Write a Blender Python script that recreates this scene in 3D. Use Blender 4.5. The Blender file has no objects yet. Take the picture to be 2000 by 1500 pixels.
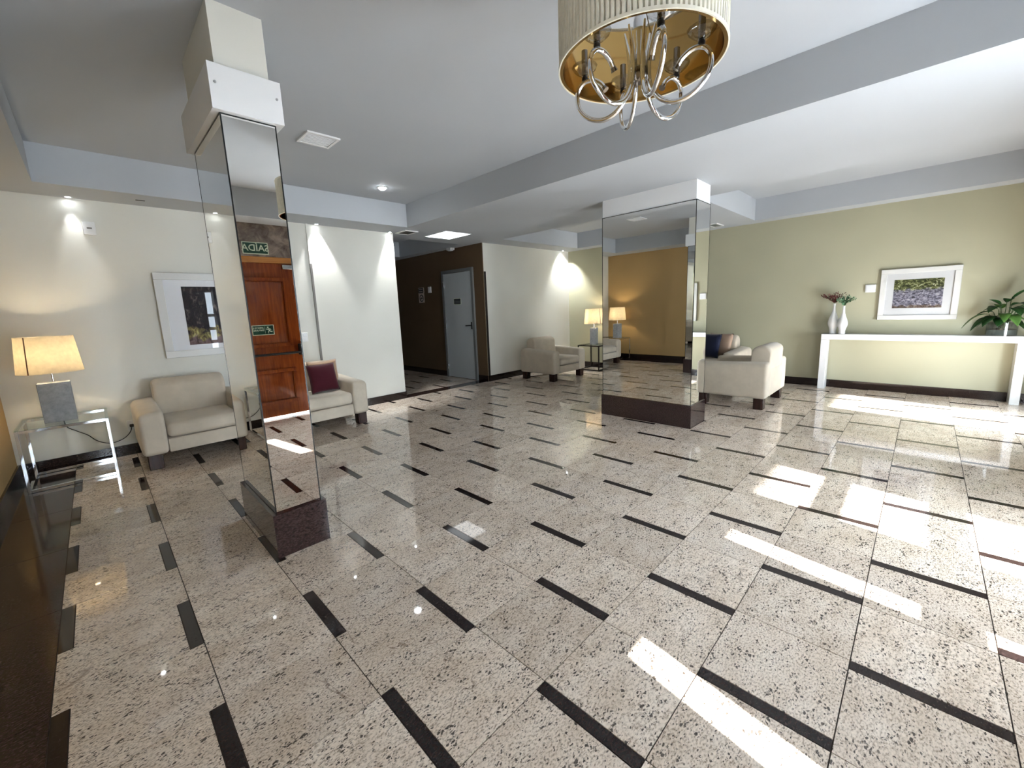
import bpy, bmesh, math, random
from mathutils import Vector, Matrix, Euler
random.seed(7)
scene = bpy.context.scene
col = scene.collection
PI = math.pi

# ------------------------------------------------------------------ camera
CAM = Vector((-0.5503, -0.8890, 1.3743))
YAW, PITCH, ROLL = 0.786827, 0.162112, -0.0399341
FPX, PPX, PPY = 806.853, 997.975, 733.763
fwd = Vector((math.cos(YAW) * math.cos(PITCH), math.sin(YAW) * math.cos(PITCH), -math.sin(PITCH)))
rgt0 = Vector((math.sin(YAW), -math.cos(YAW), 0))
up0 = rgt0.cross(fwd)
rgt = math.cos(ROLL) * rgt0 + math.sin(ROLL) * up0
upv = -math.sin(ROLL) * rgt0 + math.cos(ROLL) * up0
cam_d = bpy.data.cameras.new('camera')
cam = bpy.data.objects.new('camera', cam_d)
col.objects.link(cam)
m = Matrix((rgt, upv, -fwd)).transposed().to_4x4()
m.translation = CAM
cam.matrix_world = m
cam_d.sensor_fit = 'HORIZONTAL'
cam_d.sensor_width = 36.0
cam_d.lens = FPX / 2000.0 * 36.0
cam_d.shift_x = (1000 - PPX) / 2000.0
cam_d.shift_y = (PPY - 750) / 2000.0
cam_d.clip_start = 0.02
scene.camera = cam

# ------------------------------------------------------------------ world, sun, exposure
scene.view_settings.view_transform = 'Standard'
scene.view_settings.look = 'None'
scene.view_settings.gamma = 1.0
scene.view_settings.use_curve_mapping = False
scene.view_settings.exposure = 0.2
SKY_STRENGTH = 2.0
SUN_STRENGTH = 62.0
DAYLIGHT = 62.0   # W per square metre of window
world = bpy.data.worlds.new('world')
scene.world = world
world.use_nodes = True
bg = world.node_tree.nodes['Background']
bg.inputs['Color'].default_value = (0.80, 0.90, 1.0, 1)
bg.inputs['Strength'].default_value = SKY_STRENGTH
SUN_D = Vector((0.17, 1.0, -0.42))
sl = bpy.data.lights.new('sun', 'SUN')
sl.energy = SUN_STRENGTH
sl.angle = math.radians(0.6)
sl.color = (1.0, 0.98, 0.96)
so = bpy.data.objects.new('sun', sl)
so.rotation_euler = SUN_D.to_track_quat('-Z', 'Y').to_euler()
so.location = (0, -12, 6)
col.objects.link(so)
scene.cycles.max_bounces = 8
scene.cycles.diffuse_bounces = 3
scene.cycles.glossy_bounces = 5
scene.cycles.transparent_max_bounces = 10
scene.cycles.caustics_reflective = True
scene.cycles.blur_glossy = 0.3
scene.cycles.sample_clamp_indirect = 20.0
scene.cycles.use_denoising = True
scene.cycles.use_guiding = False
scene.cycles.use_adaptive_sampling = True
scene.cycles.adaptive_threshold = 0.17
scene.cycles.adaptive_min_samples = 16

# ------------------------------------------------------------------ materials
def new_mat(name):
    mt = bpy.data.materials.new(name)
    mt.use_nodes = True
    nt = mt.node_tree
    return mt, nt, nt.nodes['Principled BSDF']

def setp(b, color=None, rough=None, metal=None, spec=None, **kw):
    if color is not None: b.inputs['Base Color'].default_value = (*color, 1)
    if rough is not None: b.inputs['Roughness'].default_value = rough
    if metal is not None: b.inputs['Metallic'].default_value = metal
    if spec is not None: b.inputs['Specular IOR Level'].default_value = spec
    for k, v in kw.items():
        b.inputs[k.replace('_', ' ')].default_value = v

def nd(nt, t, **kw):
    n = nt.nodes.new(t)
    for k, v in kw.items(): setattr(n, k, v)
    return n

def ramp(nt, stops, src, interp='LINEAR'):
    r = nd(nt, 'ShaderNodeValToRGB')
    cr = r.color_ramp
    cr.interpolation = interp
    while len(cr.elements) < len(stops): cr.elements.new(0.5)
    for e, (p, c) in zip(cr.elements, stops):
        e.position = p
        e.color = (*c, 1) if len(c) == 3 else c
    nt.links.new(src, r.inputs[0])
    return r

def mixc(nt, fac, a, b, mode='MIX'):
    n = nd(nt, 'ShaderNodeMix', data_type='RGBA', blend_type=mode)
    for s, v in ((0, fac), (6, a), (7, b)):
        if hasattr(v, 'links'): nt.links.new(v, n.inputs[s])
        elif isinstance(v, (int, float)): n.inputs[s].default_value = v
        else: n.inputs[s].default_value = (*v, 1)
    return n.outputs[2]

def noise(nt, vec, scale, detail=2.0, rough=0.5, dist=0.0):
    n = nd(nt, 'ShaderNodeTexNoise')
    n.inputs['Scale'].default_value = scale
    n.inputs['Detail'].default_value = detail
    n.inputs['Roughness'].default_value = rough
    n.inputs['Distortion'].default_value = dist
    if vec is not None: nt.links.new(vec, n.inputs['Vector'])
    return n.outputs['Fac']

def mapping(nt, src, scale=(1, 1, 1), rot=(0, 0, 0), loc=(0, 0, 0)):
    n = nd(nt, 'ShaderNodeMapping')
    n.inputs['Scale'].default_value = scale
    n.inputs['Rotation'].default_value = rot
    n.inputs['Location'].default_value = loc
    nt.links.new(src, n.inputs['Vector'])
    return n.outputs[0]

def bump(nt, b, h, strength=0.1, dist=0.01):
    n = nd(nt, 'ShaderNodeBump')
    n.inputs['Strength'].default_value = strength
    n.inputs['Distance'].default_value = dist
    nt.links.new(h, n.inputs['Height'])
    nt.links.new(n.outputs[0], b.inputs['Normal'])

def simple(name, color, rough=0.5, metal=0.0, spec=0.5, **kw):
    mt, nt, b = new_mat(name)
    setp(b, color, rough, metal, spec, **kw)
    return mt

def objco(nt):
    return nd(nt, 'ShaderNodeTexCoord').outputs['Object']

def plaster(name, color, var=0.03, rough=0.6, spec=0.25, bs=0.05):
    mt, nt, b = new_mat(name)
    setp(b, color, rough, 0, spec)
    co = objco(nt)
    n1 = noise(nt, co, 1.3, 1)
    dark = tuple(c * (1 - var * 2) for c in color)
    lite = tuple(min(1, c * (1 + var)) for c in color)
    r = ramp(nt, [(0.3, dark), (0.7, lite)], n1)
    nt.links.new(r.outputs[0], b.inputs['Base Color'])
    return mt

def granite_light():
    mt, nt, b = new_mat('granite_light')
    setp(b, (0.5, 0.45, 0.4), 0.033, 0, 0.95)
    tc = nd(nt, 'ShaderNodeTexCoord')
    geo = nd(nt, 'ShaderNodeNewGeometry')
    oi = nd(nt, 'ShaderNodeObjectInfo')
    add = nd(nt, 'ShaderNodeMath', operation='ADD')
    nt.links.new(oi.outputs['Random'], add.inputs[0])
    nt.links.new(geo.outputs['Random Per Island'], add.inputs[1])
    sc = nd(nt, 'ShaderNodeMath', operation='MULTIPLY')
    nt.links.new(add.outputs[0], sc.inputs[0]); sc.inputs[1].default_value = 37.0
    va = nd(nt, 'ShaderNodeVectorMath', operation='ADD')
    nt.links.new(geo.outputs['Position'], va.inputs[0])
    cmb = nd(nt, 'ShaderNodeCombineXYZ')
    nt.links.new(sc.outputs[0], cmb.inputs[0]); nt.links.new(sc.outputs[0], cmb.inputs[2])
    nt.links.new(cmb.outputs[0], va.inputs[1])
    v = va.outputs[0]
    wv = nd(nt, 'ShaderNodeTexNoise'); wv.inputs['Scale'].default_value = 60; wv.inputs['Detail'].default_value = 2
    nt.links.new(v, wv.inputs['Vector'])
    ws = nd(nt, 'ShaderNodeVectorMath', operation='SCALE'); ws.inputs['Scale'].default_value = 0.018
    nt.links.new(wv.outputs['Color'], ws.inputs[0])
    wa = nd(nt, 'ShaderNodeVectorMath', operation='ADD')
    nt.links.new(v, wa.inputs[0]); nt.links.new(ws.outputs[0], wa.inputs[1])
    vw = mapping(nt, wa.outputs[0], (0.62, 1.3, 1.0), (0, 0, 0.5))
    vs = mapping(nt, v, (0.7, 1.25, 1.0), (0, 0, 0.5))
    cloud = noise(nt, vs, 7, 3, 0.55)
    fine = noise(nt, vs, 130, 3, 0.6)
    base = ramp(nt, [(0.30, (0.74, 0.63, 0.52)), (0.5, (0.83, 0.725, 0.62)), (0.70, (0.90, 0.81, 0.715))], cloud)
    f2 = ramp(nt, [(0.30, (0.36, 0.31, 0.26)), (0.42, (0.74, 0.70, 0.66)), (0.52, (0.98, 0.97, 0.96)), (0.72, (1.12, 1.11, 1.10))], fine)
    c = mixc(nt, 1.0, base.outputs[0], f2.outputs[0], 'MULTIPLY')
    # dark mica flakes, two sizes
    cl = ramp(nt, [(0.35, (0.0,) * 3), (0.65, (0.26,) * 3)], noise(nt, vs, 16, 1))
    for sc_, thr, amt in ((95, 0.30, 0.90), (150, 0.34, 0.70)):
        vo = nd(nt, 'ShaderNodeTexVoronoi'); vo.inputs['Scale'].default_value = sc_
        nt.links.new(vw, vo.inputs['Vector'])
        sx = nd(nt, 'ShaderNodeSeparateColor'); nt.links.new(vo.outputs['Color'], sx.inputs[0])
        r1 = nd(nt, 'ShaderNodeMath', operation='MULTIPLY_ADD'); r1.inputs[1].default_value = 0.95; r1.inputs[2].default_value = -0.60
        nt.links.new(sx.outputs[0], r1.inputs[0])
        r2 = nd(nt, 'ShaderNodeMath', operation='ADD'); nt.links.new(r1.outputs[0], r2.inputs[0]); nt.links.new(cl.outputs[0], r2.inputs[1])
        r3 = nd(nt, 'ShaderNodeMath', operation='SUBTRACT'); nt.links.new(r2.outputs[0], r3.inputs[0]); nt.links.new(vo.outputs['Distance'], r3.inputs[1])
        fk = ramp(nt, [(0.0, (0, 0, 0)), (0.06, (amt,) * 3)], r3.outputs[0])
        c = mixc(nt, fk.outputs[0], c, (0.045, 0.034, 0.027))
    # rust veins
    vn = noise(nt, v, 2.2, 3, 0.6, 0.8)
    vr = ramp(nt, [(0.492, (0, 0, 0)), (0.5, (1, 1, 1)), (0.508, (0, 0, 0))], vn)
    gate = ramp(nt, [(0.56, (0, 0, 0)), (0.64, (0.6, 0.6, 0.6))], noise(nt, v, 3.1, 1))
    gm = mixc(nt, 1.0, vr.outputs[0], gate.outputs[0], 'MULTIPLY')
    c = mixc(nt, gm, c, (0.16, 0.085, 0.045))
    # tile to tile tint
    fr = nd(nt, 'ShaderNodeMath', operation='FRACT')
    nt.links.new(sc.outputs[0], fr.inputs[0])
    tint = ramp(nt, [(0.0, (0.90, 0.88, 0.86)), (0.5, (1.0, 0.99, 0.98)), (1.0, (1.06, 1.05, 1.04))], fr.outputs[0])
    c = mixc(nt, 1.0, c, tint.outputs[0], 'MULTIPLY')
    nt.links.new(c, b.inputs['Base Color'])
    return mt

def granite_dark(name='granite_dark', c0=(0.028, 0.014, 0.012), c1=(0.075, 0.045, 0.042), rough=0.08):
    mt, nt, b = new_mat(name)
    setp(b, c1, rough, 0, 0.5)
    co = nd(nt, 'ShaderNodeNewGeometry').outputs['Position']
    n = noise(nt, mapping(nt, co, (0.7, 1.3, 1.3)), 110, 4, 0.65)
    r = ramp(nt, [(0.34, (0.012, 0.008, 0.008)), (0.46, c0), (0.62, c1), (0.8, tuple(min(1, x * 1.5) for x in c1))], n)
    nt.links.new(r.outputs[0], b.inputs['Base Color'])
    return mt

def granite_brown_wall():
    mt, nt, b = new_mat('granite_brown_wall')
    setp(b, (0.3, 0.24, 0.2), 0.2, 0, 0.5)
    co = nd(nt, 'ShaderNodeNewGeometry').outputs['Position']
    n = noise(nt, co, 7, 5, 0.65, 0.6)
    r = ramp(nt, [(0.3, (0.06, 0.04, 0.035)), (0.45, (0.20, 0.155, 0.13)), (0.65, (0.38, 0.31, 0.26))], n)
    nt.links.new(r.outputs[0], b.inputs['Base Color'])
    return mt

def wood(name, a, c, rough=0.2, axis='Z'):
    mt, nt, b = new_mat(name)
    setp(b, a, rough, 0, 0.5)
    co = nd(nt, 'ShaderNodeNewGeometry').outputs['Position']
    s = {'Z': (14, 14, 0.9), 'X': (0.9, 14, 14)}[axis]
    n = noise(nt, mapping(nt, co, s), 3.0, 5, 0.6, 0.7)
    r = ramp(nt, [(0.3, a), (0.7, c)], n)
    nt.links.new(r.outputs[0], b.inputs['Base Color'])
    return mt

def fabric(name, color, rough=0.9, sheen=0.3, scale=500, var=0.08):
    mt, nt, b = new_mat(name)
    setp(b, color, rough, 0, 0.2)
    b.inputs['Sheen Weight'].default_value = sheen
    co = objco(nt)
    n = noise(nt, co, 6, 4, 0.6)
    r = ramp(nt, [(0.3, tuple(x * (1 - var) for x in color)), (0.7, tuple(min(1, x * (1 + var)) for x in color))], n)
    nt.links.new(r.outputs[0], b.inputs['Base Color'])
    bump(nt, b, noise(nt, co, scale, 2), 0.15, 0.002)
    return mt

def thin_glass(name, tint=(1, 1, 1), ior=1.45, rough=0.0):
    mt = bpy.data.materials.new(name); mt.use_nodes = True
    nt = mt.node_tree; nt.nodes.clear()
    o = nd(nt, 'ShaderNodeOutputMaterial')
    tr = nd(nt, 'ShaderNodeBsdfTransparent'); tr.inputs[0].default_value = (*tint, 1)
    gl = nd(nt, 'ShaderNodeBsdfGlossy'); gl.inputs['Roughness'].default_value = rough
    fr = nd(nt, 'ShaderNodeFresnel'); fr.inputs[0].default_value = ior
    mx = nd(nt, 'ShaderNodeMixShader')
    ge = nd(nt, 'ShaderNodeNewGeometry')
    inv = nd(nt, 'ShaderNodeMath', operation='SUBTRACT'); inv.inputs[0].default_value = 1.0
    nt.links.new(ge.outputs['Backfacing'], inv.inputs[1])
    mu = nd(nt, 'ShaderNodeMath', operation='MULTIPLY')
    nt.links.new(fr.outputs[0], mu.inputs[0]); nt.links.new(inv.outputs[0], mu.inputs[1])
    nt.links.new(mu.outputs[0], mx.inputs[0])
    nt.links.new(tr.outputs[0], mx.inputs[1]); nt.links.new(gl.outputs[0], mx.inputs[2])
    nt.links.new(mx.outputs[0], o.inputs[0])
    return mt

def shade_mat(name, color, transl=0.5, weave=True):
    mt = bpy.data.materials.new(name); mt.use_nodes = True
    nt = mt.node_tree; nt.nodes.clear()
    o = nd(nt, 'ShaderNodeOutputMaterial')
    co = objco(nt)
    n = noise(nt, mapping(nt, co, (1, 1, 1)), 28, 4, 0.6)
    r = ramp(nt, [(0.3, tuple(x * 0.86 for x in color)), (0.7, color)], n)
    df = nd(nt, 'ShaderNodeBsdfDiffuse'); tl = nd(nt, 'ShaderNodeBsdfTranslucent')
    nt.links.new(r.outputs[0], df.inputs[0]); nt.links.new(r.outputs[0], tl.inputs[0])
    mx = nd(nt, 'ShaderNodeMixShader'); mx.inputs[0].default_value = transl
    nt.links.new(df.outputs[0], mx.inputs[1]); nt.links.new(tl.outputs[0], mx.inputs[2])
    nt.links.new(mx.outputs[0], o.inputs[0])
    return mt

def emission(name, color, strength):
    mt = bpy.data.materials.new(name); mt.use_nodes = True
    nt = mt.node_tree; nt.nodes.clear()
    o = nd(nt, 'ShaderNodeOutputMaterial'); e = nd(nt, 'ShaderNodeEmission')
    e.inputs[0].default_value = (*color, 1); e.inputs[1].default_value = strength
    nt.links.new(e.outputs[0], o.inputs[0])
    return mt

def concrete(name):
    mt, nt, b = new_mat(name)
    setp(b, (0.42, 0.44, 0.46), 0.8, 0, 0.3)
    co = objco(nt)
    n = noise(nt, co, 25, 5, 0.7)
    r = ramp(nt, [(0.3, (0.30, 0.32, 0.335)), (0.7, (0.47, 0.49, 0.51))], n)
    nt.links.new(r.outputs[0], b.inputs['Base Color'])
    bump(nt, b, noise(nt, co, 90, 4), 0.4, 0.004)
    return mt

def painting_garden(name):
    # loose, generic dabs: green band at the top, lilac flower field, brown foot path
    mt, nt, b = new_mat(name)
    setp(b, (0.3, 0.3, 0.3), 0.6, 0, 0.2)
    co = objco(nt)
    sep = nd(nt, 'ShaderNodeSeparateXYZ'); nt.links.new(co, sep.inputs[0])
    d = noise(nt, mapping(nt, co, (1, 1, 1.4)), 34, 4, 0.7, 0.5)
    d2 = noise(nt, mapping(nt, co, (1, 1.2, 2.2), (0, 0, 0), (2, 5, 1)), 20, 3, 0.6)
    green = ramp(nt, [(0.36, (0.008, 0.013, 0.006)), (0.49, (0.055, 0.065, 0.022)), (0.57, (0.19, 0.20, 0.07)), (0.67, (0.55, 0.57, 0.42))], d)
    lil = ramp(nt, [(0.34, (0.022, 0.022, 0.035)), (0.47, (0.12, 0.12, 0.16)), (0.57, (0.28, 0.27, 0.33)), (0.70, (0.50, 0.47, 0.50))], d)
    brn = ramp(nt, [(0.36, (0.030, 0.02, 0.02)), (0.55, (0.15, 0.11, 0.09)), (0.7, (0.35, 0.30, 0.22))], d)
    zz = nd(nt, 'ShaderNodeMath', operation='MULTIPLY_ADD')
    nt.links.new(d2, zz.inputs[0]); zz.inputs[1].default_value = 0.14; nt.links.new(sep.outputs['Z'], zz.inputs[2])
    f1 = ramp(nt, [(0.115, (0, 0, 0)), (0.14, (1, 1, 1))], zz.outputs[0])
    f2 = ramp(nt, [(0.0, (0, 0, 0)), (0.02, (1, 1, 1))], zz.outputs[0])
    sh = nd(nt, 'ShaderNodeMath', operation='ADD'); nt.links.new(zz.outputs[0], sh.inputs[0]); sh.inputs[1].default_value = 0.09
    nt.links.new(sh.outputs[0], f2.inputs[0])
    c = mixc(nt, f2.outputs[0], brn.outputs[0], lil.outputs[0])
    c = mixc(nt, f1.outputs[0], c, green.outputs[0])
    nt.links.new(c, b.inputs['Base Color'])
    return mt

def painting_dark(name):
    mt, nt, b = new_mat(name)
    setp(b, (0.1, 0.1, 0.1), 0.5, 0, 0.2)
    co = objco(nt)
    sep = nd(nt, 'ShaderNodeSeparateXYZ'); nt.links.new(co, sep.inputs[0])
    d = noise(nt, mapping(nt, co, (1.6, 1, 0.9), (0, 0.5, 0)), 13, 5, 0.65, 0.8)
    dark = ramp(nt, [(0.35, (0.006, 0.007, 0.012)), (0.55, (0.022, 0.02, 0.026)), (0.72, (0.20, 0.165, 0.15))], d)
    yel = ramp(nt, [(0.36, (0.05, 0.03, 0.03)), (0.52, (0.30, 0.25, 0.08)), (0.7, (0.72, 0.66, 0.28))], d)
    mau = ramp(nt, [(0.36, (0.05, 0.028, 0.03)), (0.6, (0.21, 0.14, 0.135))], d)
    zz = nd(nt, 'ShaderNodeMath', operation='MULTIPLY_ADD')
    nt.links.new(noise(nt, co, 7, 3), zz.inputs[0]); zz.inputs[1].default_value = 0.35; nt.links.new(sep.outputs['Z'], zz.inputs[2])
    f1 = ramp(nt, [(0.0, (0, 0, 0)), (0.05, (1, 1, 1))], zz.outputs[0])
    f1s = nd(nt, 'ShaderNodeMath', operation='ADD'); nt.links.new(zz.outputs[0], f1s.inputs[0]); f1s.inputs[1].default_value = 0.02
    nt.links.new(f1s.outputs[0], f1.inputs[0])
    f0 = ramp(nt, [(0.0, (0, 0, 0)), (0.04, (1, 1, 1))], zz.outputs[0])
    f0s = nd(nt, 'ShaderNodeMath', operation='ADD'); nt.links.new(zz.outputs[0], f0s.inputs[0]); f0s.inputs[1].default_value = 0.11
    nt.links.new(f0s.outputs[0], f0.inputs[0])
    c = mixc(nt, f0.outputs[0], mau.outputs[0], yel.outputs[0])
    c = mixc(nt, f1.outputs[0], c, dark.outputs[0])
    nt.links.new(c, b.inputs['Base Color'])
    return mt

M = dict(
    wall_cream=plaster('wall_cream', (0.74, 0.73, 0.665)),
    wall_yellow=plaster('wall_yellow', (0.47, 0.455, 0.325)),
    wall_brown=plaster('wall_brown', (0.125, 0.082, 0.045)),
    wall_orange=plaster('wall_orange', (0.50, 0.335, 0.145)),
    ceiling=plaster('ceiling_white', (0.50, 0.525, 0.555), 0.012, 0.7, 0.2, 0.03),
    tile=granite_light(),
    strip=granite_dark('granite_strip', (0.016, 0.010, 0.009), (0.036, 0.022, 0.020), 0.06),
    dgran=granite_dark(),
    plinth=granite_dark('granite_plinth', (0.032, 0.017, 0.016), (0.060, 0.037, 0.036), 0.08),
    grout=simple('grout', (0.06, 0.043, 0.033), 0.8),
    base=granite_dark('granite_baseboard', (0.012, 0.006, 0.0055), (0.026, 0.014, 0.013), 0.10),
    mirror=simple('mirror', (0.88, 0.89, 0.88), 0.0, 1.0),
    mirror_edge=simple('mirror_edge', (0.010, 0.012, 0.012), 0.2),
    white_panel=simple('white_panel', (0.80, 0.81, 0.82), 0.35),
    chrome=simple('chrome', (0.80, 0.82, 0.85), 0.06, 1.0),
    chrome_dark=simple('chrome_dark', (0.28, 0.26, 0.24), 0.2, 1.0),
    steel=simple('steel', (0.6, 0.6, 0.6), 0.25, 1.0),
    screw=simple('screw', (0.45, 0.45, 0.45), 0.35, 0.7),
    dark_metal=simple('dark_metal', (0.035, 0.028, 0.024), 0.35, 0.6),
    glass=thin_glass('clear_glass'),
    table_glass=thin_glass('table_glass', (0.93, 0.97, 0.95)),
    upholstery=fabric('upholstery', (0.60, 0.525, 0.42)),
    burgundy=fabric('burgundy_velvet', (0.060, 0.004, 0.011), 0.75, 0.15),
    tan=fabric('tan_satin', (0.40, 0.265, 0.17), 0.35, 0.2),
    bronze=fabric('bronze_satin', (0.36, 0.25, 0.18), 0.28, 0.1),
    navy=fabric('navy_velvet', (0.006, 0.010, 0.035), 0.8, 0.3),
    leg=wood('leg_wood', (0.018, 0.007, 0.006), (0.045, 0.018, 0.014), 0.25),
    concrete=concrete('lamp_concrete'),
    linen=shade_mat('lamp_linen', (0.93, 0.87, 0.75), 0.75),
    pleat=shade_mat('pleated_cloth', (0.97, 0.94, 0.81), 0.04),
    seam=simple('shade_seam', (0.20, 0.11, 0.08), 0.9),
    gold=simple('gold_liner', (0.60, 0.39, 0.145), 0.12, 1.0),
    crystal=thin_glass('crystal', (0.82, 0.83, 0.84), 2.0),
    bulb=emission('bulb', (1.0, 0.78, 0.48), 30),
    downlight=emission('downlight_glow', (0.92, 0.97, 1.0), 60),
    sun_patch_glow=emission('sun_patch_glow', (0.93, 0.97, 1.0), 2.2),  # glow of the added plate imitating sunlight on the ceiling
    white_gloss=simple('white_lacquer', (0.84, 0.85, 0.86), 0.12),
    white=simple('white_paint', (0.80, 0.80, 0.79), 0.35),
    frame_white=simple('frame_white', (0.70, 0.70, 0.68), 0.4),
    mat_white=simple('mat_board', (0.60, 0.61, 0.62), 0.8),
    mat_blue=simple('mat_board_cool', (0.84, 0.85, 0.88), 0.8),
    ceramic=simple('ceramic', (0.82, 0.83, 0.84), 0.12),
    wood_door=wood('wood_door', (0.175, 0.032, 0.006), (0.33, 0.075, 0.013), 0.18),
    wood_frame=wood('wood_lintel', (0.42, 0.16, 0.035), (0.60, 0.27, 0.07), 0.25, 'X'),
    granite_wall=granite_brown_wall(),
    grey_door=plaster('grey_door_paint', (0.50, 0.54, 0.56), 0.02, 0.35, 0.5),
    grey_frame=simple('grey_frame_paint', (0.17, 0.18, 0.18), 0.4),
    black=simple('black_metal', (0.006, 0.006, 0.007), 0.35),
    cord=simple('cord', (0.012, 0.010, 0.010), 0.5),
    sign_green=simple('sign_green', (0.004, 0.055, 0.030), 0.4),
    sign_lumin=simple('sign_lumin', (0.72, 0.80, 0.62), 0.5),
    sign_white=simple('sign_white', (0.62, 0.52, 0.46), 0.5),
    sign_black=simple('sign_black', (0.008, 0.012, 0.012), 0.4),
    conduit=simple('conduit_grey', (0.22, 0.21, 0.19), 0.5),
    vent=simple('vent_dark', (0.05, 0.045, 0.04), 0.6),
    leaf=fabric('leaf_green', (0.018, 0.060, 0.014), 0.35, 0.0, 60, 0.3),
    leaf2=fabric('leaf_light', (0.07, 0.15, 0.03), 0.35, 0.0, 60, 0.3),
    stem=simple('stem_green', (0.06, 0.10, 0.03), 0.5),
    red_leaf=simple('flower_red', (0.14, 0.012, 0.016), 0.6),
    brown_leaf=simple('flower_brown', (0.09, 0.045, 0.03), 0.7),
    mint_leaf=simple('flower_mint', (0.22, 0.46, 0.27), 0.6),
    dgreen_leaf=simple('flower_green', (0.025, 0.08, 0.03), 0.6),
    water=simple('vase_pebbles', (0.10, 0.13, 0.12), 0.15),
    pave=plaster('pavement', (0.55, 0.53, 0.50), 0.05, 0.8, 0.2),
    paint1=painting_garden('print_garden'),
    paint2=painting_dark('print_dark'),
)

# ------------------------------------------------------------------ helpers
def box(bm, x0, x1, y0, y1, z0, z1, mi=0):
    vs = [bm.verts.new(p) for p in ((x0, y0, z0), (x1, y0, z0), (x1, y1, z0), (x0, y1, z0), (x0, y0, z1), (x1, y0, z1), (x1, y1, z1), (x0, y1, z1))]
    for f in ((0, 3, 2, 1), (4, 5, 6, 7), (0, 1, 5, 4), (1, 2, 6, 5), (2, 3, 7, 6), (3, 0, 4, 7)):
        bm.faces.new([vs[i] for i in f]).material_index = mi
    return vs

def rbox_bm(x0, x1, y0, y1, z0, z1, r, seg=3):
    bm = bmesh.new()
    box(bm, x0, x1, y0, y1, z0, z1)
    r = min(r, 0.49 * min(x1 - x0, y1 - y0, z1 - z0))
    bmesh.ops.bevel(bm, geom=list(bm.edges), offset=r, segments=seg, profile=0.5, affect='EDGES')
    return bm

def obj(name, bm, mat, parent=None, smooth=False, loc=None):
    me = bpy.data.meshes.new(name)
    bmesh.ops.recalc_face_normals(bm, faces=list(bm.faces))
    bm.to_mesh(me); bm.free()
    if isinstance(mat, (list, tuple)):
        for q in mat: me.materials.append(M[q] if isinstance(q, str) else q)
    else:
        me.materials.append(M[mat] if isinstance(mat, str) else mat)
    if smooth:
        for p in me.polygons: p.use_smooth = True
        if smooth != 'full':
            try: me.set_sharp_from_angle(angle=math.radians(40))
            except Exception: pass
    o = bpy.data.objects.new(name, me)
    col.objects.link(o)
    if parent is not None: o.parent = parent
    if loc is not None: o.location = loc
    return o

def meshobj(name, me, parent=None):
    o = bpy.data.objects.new(name, me); col.objects.link(o)
    if parent is not None: o.parent = parent
    return o

def bx(name, x0, x1, y0, y1, z0, z1, mat, parent=None, r=0.0, seg=2):
    if r > 0:
        return obj(name, rbox_bm(x0, x1, y0, y1, z0, z1, r, seg), mat, parent, smooth=True)
    bm = bmesh.new(); box(bm, x0, x1, y0, y1, z0, z1)
    return obj(name, bm, mat, parent)

def struct(o):
    o['kind'] = 'structure'; return o

def tag(o, label, cat, group=None):
    o['label'] = label; o['category'] = cat
    if group: o['group'] = group
    return o

def thing(name, label, cat, loc=(0, 0, 0), rz=0.0, group=None):
    o = bpy.data.objects.new(name, None); col.objects.link(o)
    o.location = loc; o.rotation_euler = (0, 0, rz); o.empty_display_size = 0.1
    return tag(o, label, cat, group)

def lathe(prof, n=32, cap=True):
    bm = bmesh.new(); rings = []
    for r, z in prof:
        rings.append([bm.verts.new((r * math.cos(2 * PI * i / n), r * math.sin(2 * PI * i / n), z)) for i in range(n)])
    for a, b in zip(rings, rings[1:]):
        for i in range(n):
            bm.faces.new((a[i], a[(i + 1) % n], b[(i + 1) % n], b[i]))
    if cap:
        if prof[0][0] > 1e-6: bm.faces.new(list(reversed(rings[0])))
        if prof[-1][0] > 1e-6: bm.faces.new(rings[-1])
    return bm

def catmull(pts, sub=6):
    out = []
    P = [Vector(p) for p in pts]
    P = [P[0] * 2 - P[1]] + P + [P[-1] * 2 - P[-2]]
    for i in range(1, len(P) - 2):
        for k in range(sub):
            t = k / sub
            a, b, c, d = P[i - 1], P[i], P[i + 1], P[i + 2]
            out.append(0.5 * ((2 * b) + (c - a) * t + (2 * a - 5 * b + 4 * c - d) * t * t + (3 * b - a - 3 * c + d) * t ** 3))
    out.append(P[-2])
    return out

def tube(bm, pts, r, n=8, cap=True):
    pts = [Vector(p) for p in pts]
    rad = r if callable(r) else (lambda t: r)
    rings = []; prev = None
    for i, p in enumerate(pts):
        tan = (pts[min(i + 1, len(pts) - 1)] - pts[max(i - 1, 0)]).normalized()
        if prev is None:
            ref = Vector((0, 0, 1)) if abs(tan.z) < 0.9 else Vector((1, 0, 0))
            u = tan.cross(ref).normalized()
        else:
            u = (prev - tan * prev.dot(tan)).normalized()
        prev = u; v = tan.cross(u); rr = rad(i / max(1, len(pts) - 1))
        rings.append([bm.verts.new(p + (u * math.cos(2 * PI * k / n) + v * math.sin(2 * PI * k / n)) * rr) for k in range(n)])
    for a, b in zip(rings, rings[1:]):
        for k in range(n):
            bm.faces.new((a[k], a[(k + 1) % n], b[(k + 1) % n], b[k]))
    if cap:
        bm.faces.new(list(reversed(rings[0]))); bm.faces.new(rings[-1])

def text_mesh(s, size, mat, name, parent, mtx):
    cu = bpy.data.curves.new(name, 'FONT'); cu.body = s; cu.size = size; cu.extrude = 0.0008
    cu.align_x = 'CENTER'; cu.align_y = 'CENTER'; cu.resolution_u = 3
    cu.offset = size * 0.012
    t = bpy.data.objects.new(name, cu); col.objects.link(t)
    dg = bpy.context.evaluated_depsgraph_get()
    me = bpy.data.meshes.new_from_object(t.evaluated_get(dg))
    bpy.data.objects.remove(t); bpy.data.curves.remove(cu)
    me.transform(mtx)
    me.materials.clear(); me.materials.append(M[mat])
    return meshobj(name, me, parent)

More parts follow.
